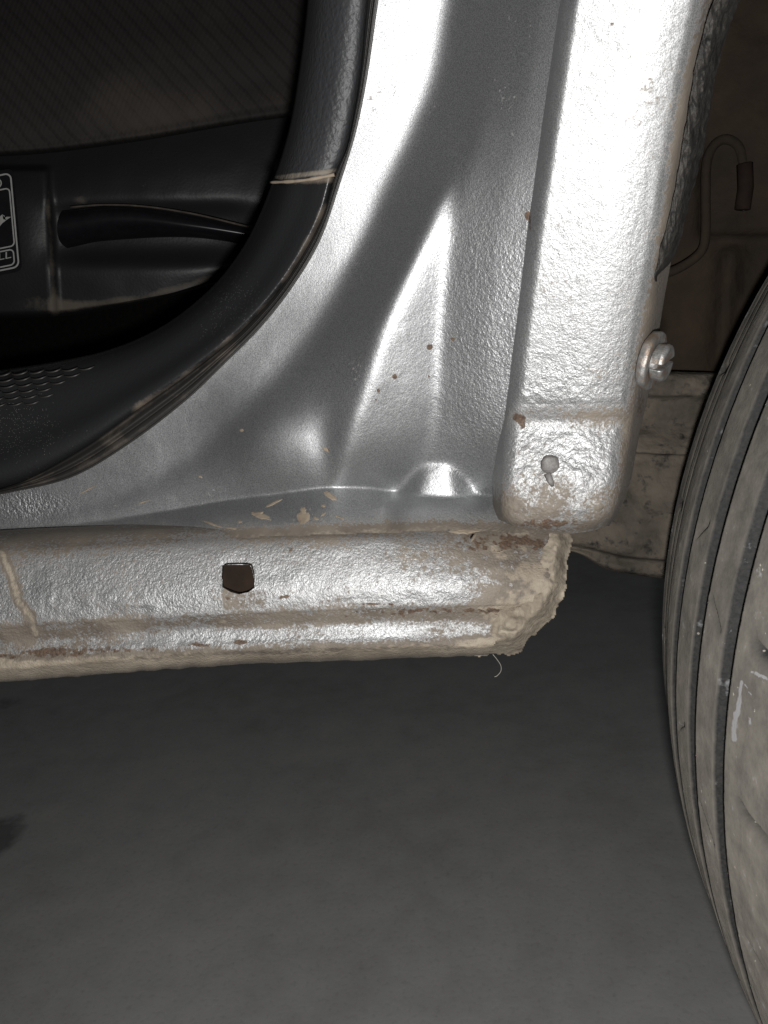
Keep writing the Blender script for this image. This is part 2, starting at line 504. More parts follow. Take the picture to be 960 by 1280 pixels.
for (x, y, r) in ((537, 434, 5), (494, 471, 4)):
    pass
peel = 0.06 + 0.30 * sstep(520, 600, PX) * sstep(120, 360, PY) + 0.12 * sstep(330, 480, PX) * sstep(200, 420, PY)
peel = np.maximum(peel, 1.0 * np.exp(-((PX - 35) / 50) ** 2 - ((PY - 632) / 20) ** 2))
peel = np.maximum(peel, 0.35 * np.exp(-((PX - 575) / 26) ** 2 - ((PY - 205) / 40) ** 2))
Ecol = nx['E'][:, None]
kj = (PX > Ecol - 2) & (PY < np.maximum(yc + 14, 0)) & (PX < nx['D'][:, None] + 24)
kj = kj[:-1, :-1] & kj[1:, :-1] & kj[:-1, 1:] & kj[1:, 1:]
grid_obj('door_jamb', V, MAT_PAINT, car, {'dust': dust, 'rust': rust, 'peel': peel}, keep=kj)

# --- rocker sill below the door opening
def sl(vals, hs):
    xs_ = [-480, -160, 0, 150, 300, 450, 590, 690]
    vals = [2 * vals[0] - vals[1] + (vals[0] - vals[1])] + vals
    return [(x, v, h) for x, v, h in zip(xs_, vals, [hs[0]] + hs)]
prof = [
    (sl([676, 663, 656, 651, 647, 648, 656], [10, 12, 16, 24, 34, 44, 50])),
    (sl([683, 671, 664, 659, 655, 657, 665], [56, 58, 62, 66, 70, 72, 68])),
    (sl([694, 682, 675, 669, 665, 669, 677], [88, 88, 88, 90, 92, 92, 84])),
    (sl([712, 700, 692, 686, 680, 690, 694], [110, 110, 110, 111, 112, 112, 102])),
    (sl([760, 748, 740, 732, 727, 725, 724], [132, 132, 133, 134, 135, 134, 124])),
    (sl([792, 778, 770, 762, 756, 752, 750], [140, 140, 140, 140, 140, 138, 128])),
    (sl([802, 788, 779, 770, 764, 760, 758], [138, 138, 138, 138, 138, 136, 126])),
    (sl([816, 802, 791, 782, 777, 774, 772], [133, 133, 133, 132, 132, 130, 121])),
    (sl([824, 811, 799, 789, 785, 782, 779], [134, 134, 134, 134, 134, 132, 122])),
    (sl([832, 820, 808, 799, 796, 793, 790], [137, 137, 138, 138, 138, 136, 126])),
    (sl([844, 832, 819, 810, 806, 804, 800], [141, 141, 142, 143, 143, 141, 130])),
    (sl([852, 840, 827, 818, 813, 811, 806], [138, 138, 138, 138, 138, 136, 126])),
    (sl([864, 851, 839, 829, 823, 819, 812], [112, 112, 112, 112, 112, 110, 104])),
    (sl([866, 853, 841, 831, 825, 820, 813], [40, 40, 40, 40, 40, 40, 40])),
]
prof = [[(x, y, h) for x, y, h in c] for c in prof]
SX, SY, SH = loft(prof, 580, 170)
n_lo = fbm(SX / 14, SY / 9, 21, 3)
up = sstep(0, 25, SY - np.interp(SX, [-480, -160, 0, 200, 420, 600], [718, 694, 682, 670, 662, 668]))
SH = SH + up * (.35 + .9 * sstep(-.3, .4, fbm(SX / 90, SY / 40, 25, 2))) * (1.0 * n_lo + .45 * fbm((SX + SY) / 9, (SX - 2 * SY) / 22, 27, 2) + 1.2 * fbm(SX / 30, SY / 16, 23, 2))
edge = np.arange(170)[:, None] / 169.0
frag = sstep(.72, .86, edge)
SH = SH + 32
SH = SH + frag * 2.2 * fbm(SX / 18, SY / 10, 31, 3)
SYd = SY + frag * 2.0 * fbm(SX / 16, SX * 0 + 3.3 + edge * 3, 33, 3)
V = at(SX, SYd, Y0 - K * (SH + (437 - 655) * TILT))
lead = np.interp(SX, [-480, -160, 0, 150, 300, 450, 590, 690], [812, 788, 776, 768, 760, 754, 750, 748])
base_d = np.interp(SY - lead, [-130, -100, -84, -70, -20, -4, 6, 16, 22, 30, 42, 50, 62], [.8, .80, .66, .34, .24, .26, .62, .88, .72, .30, .22, .80, 1.45])
dust = base_d + .30 * sstep(260, 60, SX) * sstep(20, 34, SY - lead) + .25 * fbm(SX / 40, SY / 8, 41, 3) * sstep(-10, 10, SY - lead)
dust = dust + .16 * fbm(SX / 50, SY / 24, 43, 4) + .62 * sstep(560, 640, SX) * (.7 + .6 * fbm(SX / 16, SY / 12, 45, 3)) + .9 * sstep(600, 668, SX + .35 * (SY - 740)) * (.75 + .6 * fbm(SX / 12, SY / 10, 46, 4)) * sstep(690, 720, SY) + .45 * np.exp(-((SX - 600) / 60) ** 2 - ((SY - 690) / 22) ** 2) + .25 * sstep(80, -60, SX) * sstep(0, 20, SY - lead)
rust = np.zeros_like(SX)
for (x, y, rx, ry) in ((355, 746, 12, 4), (285, 748, 6, 3), (365, 687, 7, 3), (60, 815, 50, 8), (250, 806, 22, 4), (300, 803, 16, 4), (470, 755, 40, 2)):
    rust = np.maximum(rust, .75 * np.exp(-((SX - x) / rx) ** 2 - ((SY - y) / ry) ** 2))
gr_ = .55 + .55 * fbm(SX / 14, SY / 7, 48, 4)
rust = np.maximum(rust, gr_ * np.exp(-((SX - 630) / 75) ** 2 - ((SY - 678) / 15) ** 2) * 1.25)
rust = np.maximum(rust, gr_ * 1.0 * np.exp(-((SY - lead - 44) / 7) ** 2) * sstep(330, 120, SX))
rust = np.maximum(rust, gr_ * .8 * np.exp(-((SY - lead - 14) / 9) ** 2) * sstep(250, 500, SX))
streak = seg_dist(SX, SY, [(3, 692), (14, 720), (24, 752), (40, 772), (44, 792)])
dust = np.maximum(dust, 1.3 * np.exp(-(streak / 8.5) ** 2))
dust = np.where((SX > 278) & (SX < 332) & (SY > 738) & (SY < 760), np.maximum(dust, .62), dust)
peel = (.62 + .25 * fbm(SX / 60, SY / 40, 47, 2)) * (.3 + .7 * up)
# square drain hole
HP = np.array([(278, 708), (281, 706), (312, 706), (315, 711), (318, 725), (318, 735), (311, 740), (299, 743), (288, 740), (278, 734)], float)
fc = lambda A: (A[:-1, :-1] + A[1:, :-1] + A[:-1, 1:] + A[1:, 1:]) / 4
inside_v = in_poly(SX, SYd, HP)
m_, n_ = SX.shape
# snap the ring of outside vertices next to the hole onto its outline
ring = np.zeros_like(inside_v)
for dy in (-1, 0, 1):
    for dx in (-1, 0, 1):
        ring |= np.roll(np.roll(inside_v, dy, 0), dx, 1)
ring &= ~inside_v
def nearest_on(poly, x, y):
    best = None
    for (x1, y1), (x2, y2) in zip(poly, np.roll(poly, -1, 0)):
        vx, vy = x2 - x1, y2 - y1
        t = min(1, max(0, ((x - x1) * vx + (y - y1) * vy) / (vx * vx + vy * vy)))
        q = (x1 + t * vx, y1 + t * vy); dd = (q[0] - x) ** 2 + (q[1] - y) ** 2
        if best is None or dd < best[0]: best = (dd, q)
    return best[1]
SXs, SYs = SX.copy(), SYd.copy()
for i, j in zip(*np.nonzero(ring)):
    SXs[i, j], SYs[i, j] = nearest_on(HP, SX[i, j], SYd[i, j])
V = at(SXs, SYs, Y0 - K * (SH + (437 - 655) * TILT))
rag = 5 * fbm(SY / 7, SX * 0 + 2.2, 49, 3)
endx = np.interp(SY, [640, 690, 735, 760, 785, 800, 812, 830], [700, 690, 686, 668, 640, 622, 612, 606]) + rag
beyond = SX > endx
keep = ~(inside_v[:-1, :-1] | inside_v[1:, :-1] | inside_v[:-1, 1:] | inside_v[1:, 1:]) & ~(beyond[:-1, :-1] | beyond[1:, 1:])
sill = grid_obj('rocker_sill', V, MAT_PAINT, car, {'dust': dust, 'rust': rust, 'peel': peel}, keep=keep)
# the wall of the hole and the rusty cavity behind it
yh = Y0 - K * (166 + (437 - 655) * TILT)
ringp = catmull(np.vstack([HP, HP[:1]]), 49)
front = at(ringp[:, 0], ringp[:, 1], np.full(49, yh + .0004))
wall = np.stack([front + np.array([0, k, 0]) for k in (0, .0007, .0014)])
grid_obj('hole_edge', wall, MAT_CAVITY, sill)
q = at(np.array([[262, 336], [262, 336]]), np.array([[694, 694], [752, 752]]), np.full((2, 2), yh + .007))
grid_obj('sill_cavity', q, MAT_CAVITY, sill)

# --- dried mud crust over the broken end of the sill
ol = np.array([(592, 806), (604, 784), (618, 764), (634, 750), (652, 743), (664, 728), (668, 708), (676, 690), (688, 664), (716, 667), (712, 700), (709, 735), (699, 758), (690, 774), (676, 786), (664, 800), (655, 811), (640, 818), (610, 821), (590, 818)], float)
gx2 = np.arange(560, 730, 1.5); gy2 = np.arange(655, 832, 1.5)
QX, QY = np.meshgrid(gx2, gy2)
ins = in_poly(QX + 6.0 * fbm(QX / 13, QY / 13, 51, 4), QY + 6.0 * fbm(QX / 13, QY / 13, 57, 4), ol)
dd = seg_dist(QX, QY, [tuple(p) for p in np.vstack([ol, ol[:1]])])
d_out = seg_dist(QX, QY, [tuple(p) for p in ol[9:]])
hm = np.interp(QY, [664, 690, 730, 770, 790, 810, 822], [136, 156, 174, 182, 186, 182, 174]) - 22 * (1 - sstep(0, 22, d_out)) + 6 * fbm(QX / 22, QY / 16, 61, 4, .6) + 2.5 * fbm(QX / 5, QY / 5, 63, 3)
hm += -13 + 7 * sstep(0, 26, dd)
hm -= 6 * np.exp(-(((QX - 640) / 13) ** 2 + ((QY - 779) / 9) ** 2) ** 2)
V = at(QX, QY, Y0 - K * (hm + (437 - 655) * TILT) + .0022)
kp = fc(ins.astype(float)) > .6
# a solid lump: front sheet and back sheet joined round the rim
m2, n2 = QX.shape
fr = grid_faces(m2, n2, kp)
Vb = at(QX, QY, Y0 - K * (70 + (437 - 655) * TILT) + 0 * QX)
bk = grid_faces(m2, n2, kp, flip=True) + m2 * n2
from collections import Counter
ec = Counter()
for f in fr:
    for a_, b_ in zip(f, np.roll(f, -1)): ec[(int(a_), int(b_))] += 1
sides = [(b_, a_, a_ + m2 * n2, b_ + m2 * n2) for (a_, b_) in ec if (b_, a_) not in ec]
Vall = np.vstack([V.reshape(-1, 3), Vb.reshape(-1, 3)])
me = mesh_np('mud_crust', Vall, np.vstack([fr, bk, np.array(sides)]))
import bmesh
bm = bmesh.new(); bm.from_mesh(me)
bmesh.ops.delete(bm, geom=[v for v in bm.verts if not v.link_faces], context='VERTS')
bm.to_mesh(me); bm.free()
link('mud_crust', me, MAT_MUD, sill)

# --- chips in the paint of the jamb's foot
def chip(px, py, rx, ry, ang=0.0, seed=0, pointed=0.0):
    n = 18
    r = random.Random(seed)
    P = []
    for k in range(n):
        th = 2 * math.pi * k / n
        rr = 1 + r.uniform(-.22, .22)
        x, y = rx * rr * math.cos(th), ry * rr * math.sin(th)
        P.append((px + x * math.cos(ang) - y * math.sin(ang), py + x * math.sin(ang) + y * math.cos(ang)))
    P = np.array(P)
    def hh(x, y):
        j = np.clip(((x - gx[0]) / step), 0, len(gx) - 2).astype(int); i = np.clip(((y - gy[0]) / step), 0, len(gy) - 2).astype(int)
        u = (x - gx[0]) / step - j; v = (y - gy[0]) / step - i
        return (H[i, j] * (1 - u) + H[i, j + 1] * u) * (1 - v) + (H[i + 1, j] * (1 - u) + H[i + 1, j + 1] * u) * v
    c = np.array([[px, py]])
    ring2 = np.vstack([c, (P - c) * .55 + c, P])
    Y = relief(hh(ring2[:, 0], ring2[:, 1]), ring2[:, 1])
    Y[:n + 1] -= .00025; Y[n + 1:] += .00005
    Vc = at(ring2[:, 0], ring2[:, 1], Y)
    F = [(0, 1 + k, 1 + (k + 1) % n) for k in range(n)]
    F += [(1 + k, 1 + n + k, 1 + n + (k + 1) % n, 1 + (k + 1) % n) for k in range(n)]
    me = bpy.data.meshes.new('paint_chip'); me.from_pydata([tuple(v) for v in Vc], [], F)
    return link('paint_chip', me, MAT_CHIP, jamb)
jamb = [o for o in car.children if o.name.startswith('door_jamb')][0]
for k, c in enumerate([(379, 647, 8, 9, 0), (379, 639, 4, 6, 0), (326, 645, 13, 3.5, .35), (322, 642, 8, 2.2, -.2), (413, 620, 10, 4, .7), (404, 632, 3, 2, 0), (342, 629, 12, 1.8, -.45),
                       (265, 655, 15, 1.6, .35), (407, 562, 5, 2.5, .6), (300, 652, 3, 2, 0), (395, 648, 4, 2, .3), (404, 643, 4, 1.5, -.6), (425, 647, 6, 1.4, .4), (288, 660, 9, 1.5, .1),
                       (18, 672, 14, 3, .2), (581, 664, 17, 3.5, 0.0), (592, 672, 7, 1.6, -1.0), (250, 596, 3, 1.5, .3), (302, 538, 3, 2, 0), (178, 628, 9, 1.2, -.3), (110, 612, 14, 1.0, -.5)]):
    chip(*c, seed=k)

# --- outer skin beside the wheel arch
LY = [-380, -140, 0, 100, 200, 290, 380, 450, 505, 528, 560, 600, 640, 656, 667]
LX = [768, 728, 705, 690, 675, 661, 650, 641, 635, 631, 627, 625, 625, 629, 640]
RX_ = [962, 912, 886, 864, 848, 834, 816, 803, 795, 790, 785, 779, 768, 764, 756]
OX = [1000, 945, 917, 886, 868, 846, 829, 819, 808, 802, 796, 789, 775, 769, 760]
rowsn = 380
ty = np.linspace(-140, 662, rowsn)
# crowd rows at the bottom lip
ty = np.concatenate([np.linspace(-380, 480, 270), np.linspace(481.5, 667, 190)])
lx = np.interp(ty, LY, LX); rx = np.interp(ty, LY, RX_); ox = np.interp(ty, LY, OX)
lx, rx, ox = (blur(a_[None].repeat(2, 0), 5, 0)[0] for a_ in (lx, rx, ox))
hface = np.interp(ty, [-140, 0, 400, 500, 512, 526, 540, 600, 636, 654, 663, 667], [196, 192, 176, 172, 168, 160, 161, 177, 178, 171, 160, 146])
hface = blur(hface[None].repeat(2, 0), 3.5, 0)[0]
cols = [(-1.0, None)]
GX, GY, GH, DU = [], [], [], []
for i, y in enumerate(ty):
    w = rx[i] - lx[i]
    uu = np.linspace(0, 1, 120)
    xs_f = lx[i] + uu * w
    hf = hface[i] + (uu - .5) * w * 0.18
    # rounded left and right corners, sagging bottom corners
    hf = hf - 15 * (np.clip(uu - .50, 0, 1) / .5) ** 2
    cl = 20.0; cr = 24.0
    dl = np.clip(1 - (xs_f - lx[i]) / cl, 0, 1); dr = np.clip(1 - (rx[i] - xs_f) / cr, 0, 1)
    hf = hf - 26 * (1 - np.sqrt(np.clip(1 - dl**2, 0, 1))) - 22 * (1 - np.sqrt(np.clip(1 - dr**2 * .92, 0, 1)))
    sag = 7 * sstep(620, 667, y) * (np.abs(uu - .45) * 2) ** 3
    # left wall going back, right wall going back along the arch
    xl = np.array([lx[i] - 9, lx[i] - 4]); hl = np.array([hf[0] - 60, hf[0] - 18])
    tr = np.linspace(0, 1, 16)[1:]
    xr = rx[i] + (ox[i] - rx[i]) * tr ** .9
    hr = hf[-1] - 70 * tr ** 1.15
    GX.append(np.r_[xl, xs_f, xr]); GH.append(np.r_[hl, hf, hr]); GY.append(np.r_[y, y, y - sag, np.full(15, y - sag[-1])])
GX, GY, GH = map(np.array, (GX, GY, GH))
tex = 0.9 * fbm(GX / 7, GY / 7, 71, 3) + .8 * fbm(GX / 30, GY / 30, 73, 2)
GH = GH + tex * (.25 + 1.0 * sstep(380, 620, GY)) * np.r_[0, .4, np.ones(120), np.full(15, 1.6)][None]
Yd = Y0 - K * GH - K * TILT * (437 - np.minimum(GY, 505)) + K * .0 * GY
V = at(GX, GY, Yd)
dust = .12 + .14 * sstep(.5, 1, np.r_[0, 0, np.linspace(0, 1, 120), np.ones(15)][None]) + .12 * fbm(GX / 30, GY / 60, 89, 4) + .75 * sstep(585, 655, GY) * (.75 + .6 * fbm(GX / 20, GY / 14, 81, 4)) + .22 * sstep(520, 560, GY) * (.3 + fbm(GX / 26, GY / 30, 87, 3)) + .42 * np.exp(-((GY - 519 - 4 * fbm(GX / 40, GX * 0, 83)) / 13) ** 2)
right = (GX - rx[:, None])
dust = np.maximum(dust, .9 * sstep(-22, -2, right) * sstep(30, 200, GY + 160)) + .22 * sstep(540, 600, GY) * np.exp(-((GX - 700) / 30) ** 2 - ((GY - 610) / 20) ** 2)
dust = np.where(right > 1, np.maximum(dust, .66 + .25 * fbm(GX / 8, GY / 14, 85)), dust)
dust += .25 * sstep(560, 640, GY) * sstep(690, 630, GX)
rust = .9 * np.exp(-((GX - 648) / 10) ** 2 - ((GY - 522) / 6) ** 2) + .8 * np.exp(-((GX - 653) / 5) ** 2 - ((GY - 532) / 7) ** 2) + .7 * np.exp(-((GX - 766) / 5) ** 2 - ((GY - 31) / 4) ** 2)
rust = np.maximum(rust, (.6 + .5 * fbm(GX / 12, GY / 9, 99, 3)) * np.exp(-((GX - 690) / 55) ** 2 - ((GY - 656) / 9) ** 2) * 1.1)
rust = np.maximum(rust, .8 * np.exp(-((GX - 662) / 3) ** 2 - ((GY - 270) / 25) ** 2))
rust = np.maximum(rust, .62 * np.exp(-((GX - 800) / 8) ** 2 - ((GY - 505) / 30) ** 2) * (right > 2))
peel = .15 + .12 * sstep(200, 330, GY) + .28 * sstep(330, 560, GY)
peel = np.where(right > 2, .9, peel)
arch = grid_obj('wheel_arch_panel', V, MAT_PAINT, car, {'dust': dust, 'rust': rust, 'peel': peel})
# underside closing the foot of the panel
foot = []
last = V[-1]
foot = np.stack([last, last + np.array([0, .004, .001]), last + np.array([0, .018, .003])])
grid_obj('panel_foot', foot, MAT_MUD, arch)

def arch_y(px, py):
    i = int(np.argmin(np.abs(ty - py))); j = int(np.argmin(np.abs(GX[i, 2:122] - px))) + 2
    return Yd[i, j]

# plugged hole with a drip below it
def disc_lump(name, px, py, rx_, ry_, Yc, hgt, mat, parent, seed, n=22, rings=6, rough=.12):
    r = random.Random(seed)
    prof_ = [1 + r.uniform(-rough, rough) for _ in range(n)]
    Vv = [pt(px, py, Yc - hgt)]
    for a_ in range(1, rings + 1):
        u = a_ / rings
        for k in range(n):
            th = 2 * math.pi * k / n
            z = hgt * (1 - u ** 4) + hgt * .15 * r.uniform(-1, 1) * (1 - u)
            Vv.append(pt(px + rx_ * u * prof_[k] * math.cos(th), py + ry_ * u * prof_[k] * math.sin(th), Yc - z + (.0012 if a_ == rings else 0)))
    F = [(0, 1 + k, 1 + (k + 1) % n) for k in range(n)]
    for a_ in range(rings - 1):
        o_ = 1 + a_ * n
        F += [(o_ + k, o_ + n + k, o_ + n + (k + 1) % n, o_ + (k + 1) % n) for k in range(n)]
    me = bpy.data.meshes.new(name); me.from_pydata([tuple(v) for v in Vv], [], F)
    me.polygons.foreach_set('use_smooth', [True] * len(me.polygons))
    return link(name, me, mat, parent)
disc_lump('hole_plug', 688, 581, 13.5, 13.5, arch_y(688, 581), .0013, MAT_PLUG, arch, 5, rough=.06)
P = [pt(x, y, arch_y(x, y) - .0002) for x, y in ((684, 592), (686, 597), (689, 603), (691, 608))]
link('paint_drip', tube_mesh('paint_drip', P, [.0009, .0009, .0008, .0004], 8), MAT_PLUG, arch)

# torn sealant along the lip of the arch
sy = [-380, -140, 0, 30, 90, 190, 262, 315, 345, 372, 408]
sL = [968, 920, 892, 882, 868, 852, 839, 825, 818, 818, 812]
sR = [1014, 962, 926, 913, 896, 878, 860, 845, 838, 833, 826]
t_ = np.linspace(-380, 352, 380)
l_ = np.interp(t_, sy, sL) + 1.5 * fbm(t_ / 18, t_ * 0, 91, 3); r_ = np.interp(t_, sy, sR) + 2.2 * fbm(t_ / 12, t_ * 0 + 5, 93, 3)
u = np.linspace(0, 1, 26)[None]
r_ = r_ - (r_ - l_) * .8 * sstep(318, 352, t_)
BX = l_[:, None] * (1 - u) + r_[:, None] * u
BY = np.repeat(t_[:, None], 26, 1)
hfa = np.interp(BY, ty, hface) + 12
BH = hfa - 8 - 42 * u + 14 * np.sin(u * math.pi) + 5 * fbm(BX / 7, BY / 34, 95, 3, .5) + 3 * fbm(BX / 3, BY / 9, 97, 2)
V = at(BX, BY, Y0 - K * BH - K * TILT * (437 - np.minimum(BY, 505)))
grid_obj('arch_sealant', V, MAT_SEALANT, arch)
# side of the arch below the sealant: rough dusty lip sheet that goes back
BX = np.linspace(0, 1, 12)[None] * 0
t2 = np.linspace(-380, 590, 320)
oxx = np.interp(t2, ty, ox)
hb = np.interp(t2, ty, hface) - 82
Vs = np.stack([at(oxx - k * 3, t2, Y0 - K * (hb - k * 60) - K * TILT * (437 - np.minimum(t2, 505))) for k in range(0, 3)], 1)
grid_obj('arch_flange', Vs, MAT_MUD, arch)

# --- slotted screw with its washer in the arch lip
def axis_frame(a):
    a = np.array(a, float); a /= np.linalg.norm(a)
    b = np.cross([0, 0, 1.0], a); b /= np.linalg.norm(b)
    return a, b, np.cross(a, b)
ax, bx_, cx_ = axis_frame((0.80, -0.52, -0.22))
scy = arch_y(800, 447) + .001
C0 = pt(816, 451, .193)
def turned(name, prof_, centre, mat, parent, seg=40, wob=0.0, seed=1, tilt=0.0, cut=None):
    r = np.random.default_rng(seed)
    Vv = []
    ph = r.uniform(0, 6.28, 4)
    for (s, rad) in prof_:
        for k in range(seg):
            th = 2 * math.pi * k / seg
            rr = rad * (1 + wob * (math.sin(2 * th + ph[0]) + .7 * math.sin(5 * th + ph[1]) + .5 * math.sin(9 * th + ph[2])))
            v = centre + ax * (s + tilt * math.cos(th)) + rr * (math.cos(th) * bx_ + math.sin(th) * cx_)
            Vv.append(v)
    F = []
    for i in range(len(prof_) - 1):
        for k in range(seg):
            F.append((i * seg + k, i * seg + (k + 1) % seg, (i + 1) * seg + (k + 1) % seg, (i + 1) * seg + k))
    me = bpy.data.meshes.new(name); me.from_pydata([tuple(v) for v in Vv], [], F)
    me.polygons.foreach_set('use_smooth', [True] * len(me.polygons))
    return link(name, me, mat, parent)
mm = .001
screw = turned('screw', [(-4 * mm, 2.2 * mm), (1.0 * mm, 2.2 * mm)], C0, MAT_ZINC, car, 20)
turned('washer', [(-1.6 * mm, 2 * mm), (-1.7 * mm, 6.5 * mm), (-1.2 * mm, 7.1 * mm), (.5 * mm, 7.2 * mm), (.9 * mm, 6.8 * mm), (.8 * mm, 5.6 * mm), (.3 * mm, 2 * mm)], C0, MAT_ZINC, screw, 64, .022, 3)
# head: two half drums with the slot between them
def half_head(sgn):
    pts = []
    seg = 20; r0 = 4.6 * mm; gap = .7 * mm
    hs = [(.9 * mm, .96), (2.9 * mm, 1.0), (3.6 * mm, .95), (3.9 * mm, .84)]
    Vv, F = [], []
    th0 = math.asin(gap / r0)
    dirs = [th0 + (math.pi - 2 * th0) * k / seg for k in range(seg + 1)]
    sl_ = math.radians(12)
    for s, f in hs:
        for th in dirs:
            x = r0 * f * math.cos(th); y = max(gap, r0 * f * math.sin(th)) * sgn
            xr_ = x * math.cos(sl_) - y * math.sin(sl_); yr_ = x * math.sin(sl_) + y * math.cos(sl_)
            Vv.append(C0 + ax * s + bx_ * xr_ + cx_ * yr_)
    n = seg + 1
    for i in range(len(hs) - 1):
        for k in range(n):
            F.append((i * n + k, i * n + (k + 1) % n, (i + 1) * n + (k + 1) % n, (i + 1) * n + k))
    F.append(tuple((len(hs) - 1) * n + k for k in range(n)))
    me = bpy.data.meshes.new('screw_head'); me.from_pydata([tuple(v) for v in Vv], [], F)
    o = link('screw_head', me, MAT_ZINC, screw)
    bv = o.modifiers.new('bevel', 'BEVEL'); bv.width = .0002; bv.segments = 2
    return o
half_head(1); half_head(-1)
turned('head_neck', [(.5 * mm, 3.6 * mm), (2.0 * mm, 3.6 * mm), (2.1 * mm, .1 * mm)], C0, MAT_ZINC, screw, 24)
# --- trims of the door opening
L1 = [(440, -380), (402, -140), (388, -40), (383, 20), (374, 90), (364, 150), (352, 195), (340, 229)]
R1 = [(520, -380), (480, -140), (466, -40), (459, 20), (452, 90), (442, 150), (431, 195), (419, 217)]
L2 = [(340, 229), (326, 266), (302, 312), (264, 360), (206, 406), (140, 436), (60, 454), (-60, 470), (-170, 480), (-480, 500)]
R2 = [(419, 219), (408, 262), (384, 312), (348, 366), (300, 418), (242, 466), (178, 512), (100, 566), (20, 606), (-60, 622), (-170, 640), (-480, 682)]
def between(A, B, f):
    a_ = catmull(A, 60)[:, :2]; b_ = catmull(B, 60)[:, :2]
    return a_ * (1 - f) + b_ * f
def trim(name, A, B, prof_, n, m, mat, dustf, speckf=None, parent=car, disp=None):
    # each profile entry: share of the way across, depth
    cs = []
    for f, Y in prof_:
        q_ = between(A, B, f)
        yv = np.full(60, Y) if not callable(Y) else Y(np.linspace(0, 1, 60))
        cs.append(np.c_[q_, yv])
    X_, Y_, D_ = loft(cs, n, m)
    if disp is not None: D_ = D_ + disp(X_, Y_)
    D_ = D_ - K * TILT * (437 - Y_)
    V_ = at(X_, Y_, D_)
    dz = dustf(X_, Y_)
    sp = speckf(X_, Y_) if speckf else 0 * X_
    return grid_obj(name, V_, mat, parent, {'dust': dz, 'speck': sp})
trim('pillar_trim', L1, R1, [(0, .34), (0.0, .272), (.06, .252), (.22, .240), (.55, .233), (.85, .232), (.97, .235), (1.0, .243)], 160, 60, MAT_VINYL,
     lambda x, y: .95 * np.exp(-((y - (223 - (x - 340) * .12)) / 3) ** 2) + .03)
trim('sill_trim', L2, R2, [(0, .42), (0, .285), (.05, .262), (.25, lambda t: .246 + .012 * t), (.6, lambda t: .238 + .010 * t), (.80, .2345), (.93, lambda t: .2335 - .0110 * sstep(.62, .92, t)), (1.0, lambda t: .2385 - .006 * sstep(.62, .92, t)), (1.0, .245)], 260, 90, MAT_TRIM,
     lambda x, y: .85 * np.exp(-((y - 224) / 6) ** 2) * (x > 330) + .55 * np.exp(-(seg_dist(x, y, R2[1:7]) / 9) ** 2) * sstep(80, 170, x) + .3 * np.exp(-((x - 185) / 40) ** 2 - ((y - 520) / 20) ** 2),
     lambda x, y: np.exp(-((x - 290) / 40) ** 2 - ((y - 390) / 50) ** 2) + .9 * np.exp(-((x - 20) / 60) ** 2 - ((y - 540) / 40) ** 2))
# seal lips along the flange
EL = [(533, -380), (493, -140), (477, -40), (468, 20), (458, 90), (444, 160), (424, 226), (398, 300), (362, 360), (322, 410), (280, 452), (232, 498), (160, 553), (90, 594), (20, 612), (-60, 626), (-170, 648), (-480, 690)]
RR = R1[:-1] + R2
trim('door_seal', RR, EL, [(-.35, .244), (-.12, .2330), (0.05, .2310), (.3, .2285), (.52, .2300), (.62, .2285), (.85, .2275), (1.0, .2300), (1.04, .2400)], 340, 40, MAT_SEAL,
     lambda x, y: .05 + .5 * sstep(300, 480, y) * (.5 + .5 * fbm(x / 40, y / 20, 101)) * sstep(470, 200, x) + .1)
P = [pt(x + .5, y + 1, .2298 - K * TILT * (437 - y)) for x, y in catmull(EL, 200)[:, :2]]
seal = [o for o in car.children if o.name.startswith('door_seal')][0]
link('seal_bead', tube_mesh('seal_bead', P, .00034, 6), MAT_SEAL, seal)
# beige worn joint between the upper and the lower trim
P = [pt(338 + 80 * u_, 228 - 10 * u_ + 2.5 * math.sin(u_ * 3), .2330 + .012 * (1 - u_) ** 2.2 - .0012 - K * TILT * 212) for u_ in np.linspace(0, 1, 24)]
pt_trim = [o for o in car.children if o.name.startswith('pillar_trim')][0]
link('trim_joint', tube_mesh('trim_joint', P, [.00035 + .0002 * random.random() for k in range(24)], 8), MAT_CHIP, pt_trim)

# scale shaped ridges on the step of the sill trim
sill_trim = [o for o in car.children if o.name.startswith('sill_trim')][0]
arc = [np.array([math.sin(a_) * 1.0, 0, -math.cos(a_) * .9 + .9]) for a_ in np.linspace(-1.15, 1.15, 10)]
me_r = tube_mesh('ridge', np.array(arc) * .0031, [.00008, .0002, .0003, .00032, .00033, .00033, .00032, .0003, .0002, .00008], 6)
me_r.materials.append(MAT_SEAL)
for r_i in range(6):
    for c_i in range(-3, 6):
        x = 2 + c_i * 21 + r_i * 3; y = 470 + r_i * 7.4 - c_i * 1.6
        if x > 108 - r_i * 12: continue
        o = link('ridge', me_r, None, sill_trim)
        o.location = pt(x, y, .2475 - r_i * .0004 - K * TILT * (437 - y))
        o.rotation_euler = (math.radians(-60), math.radians(-4), 0)

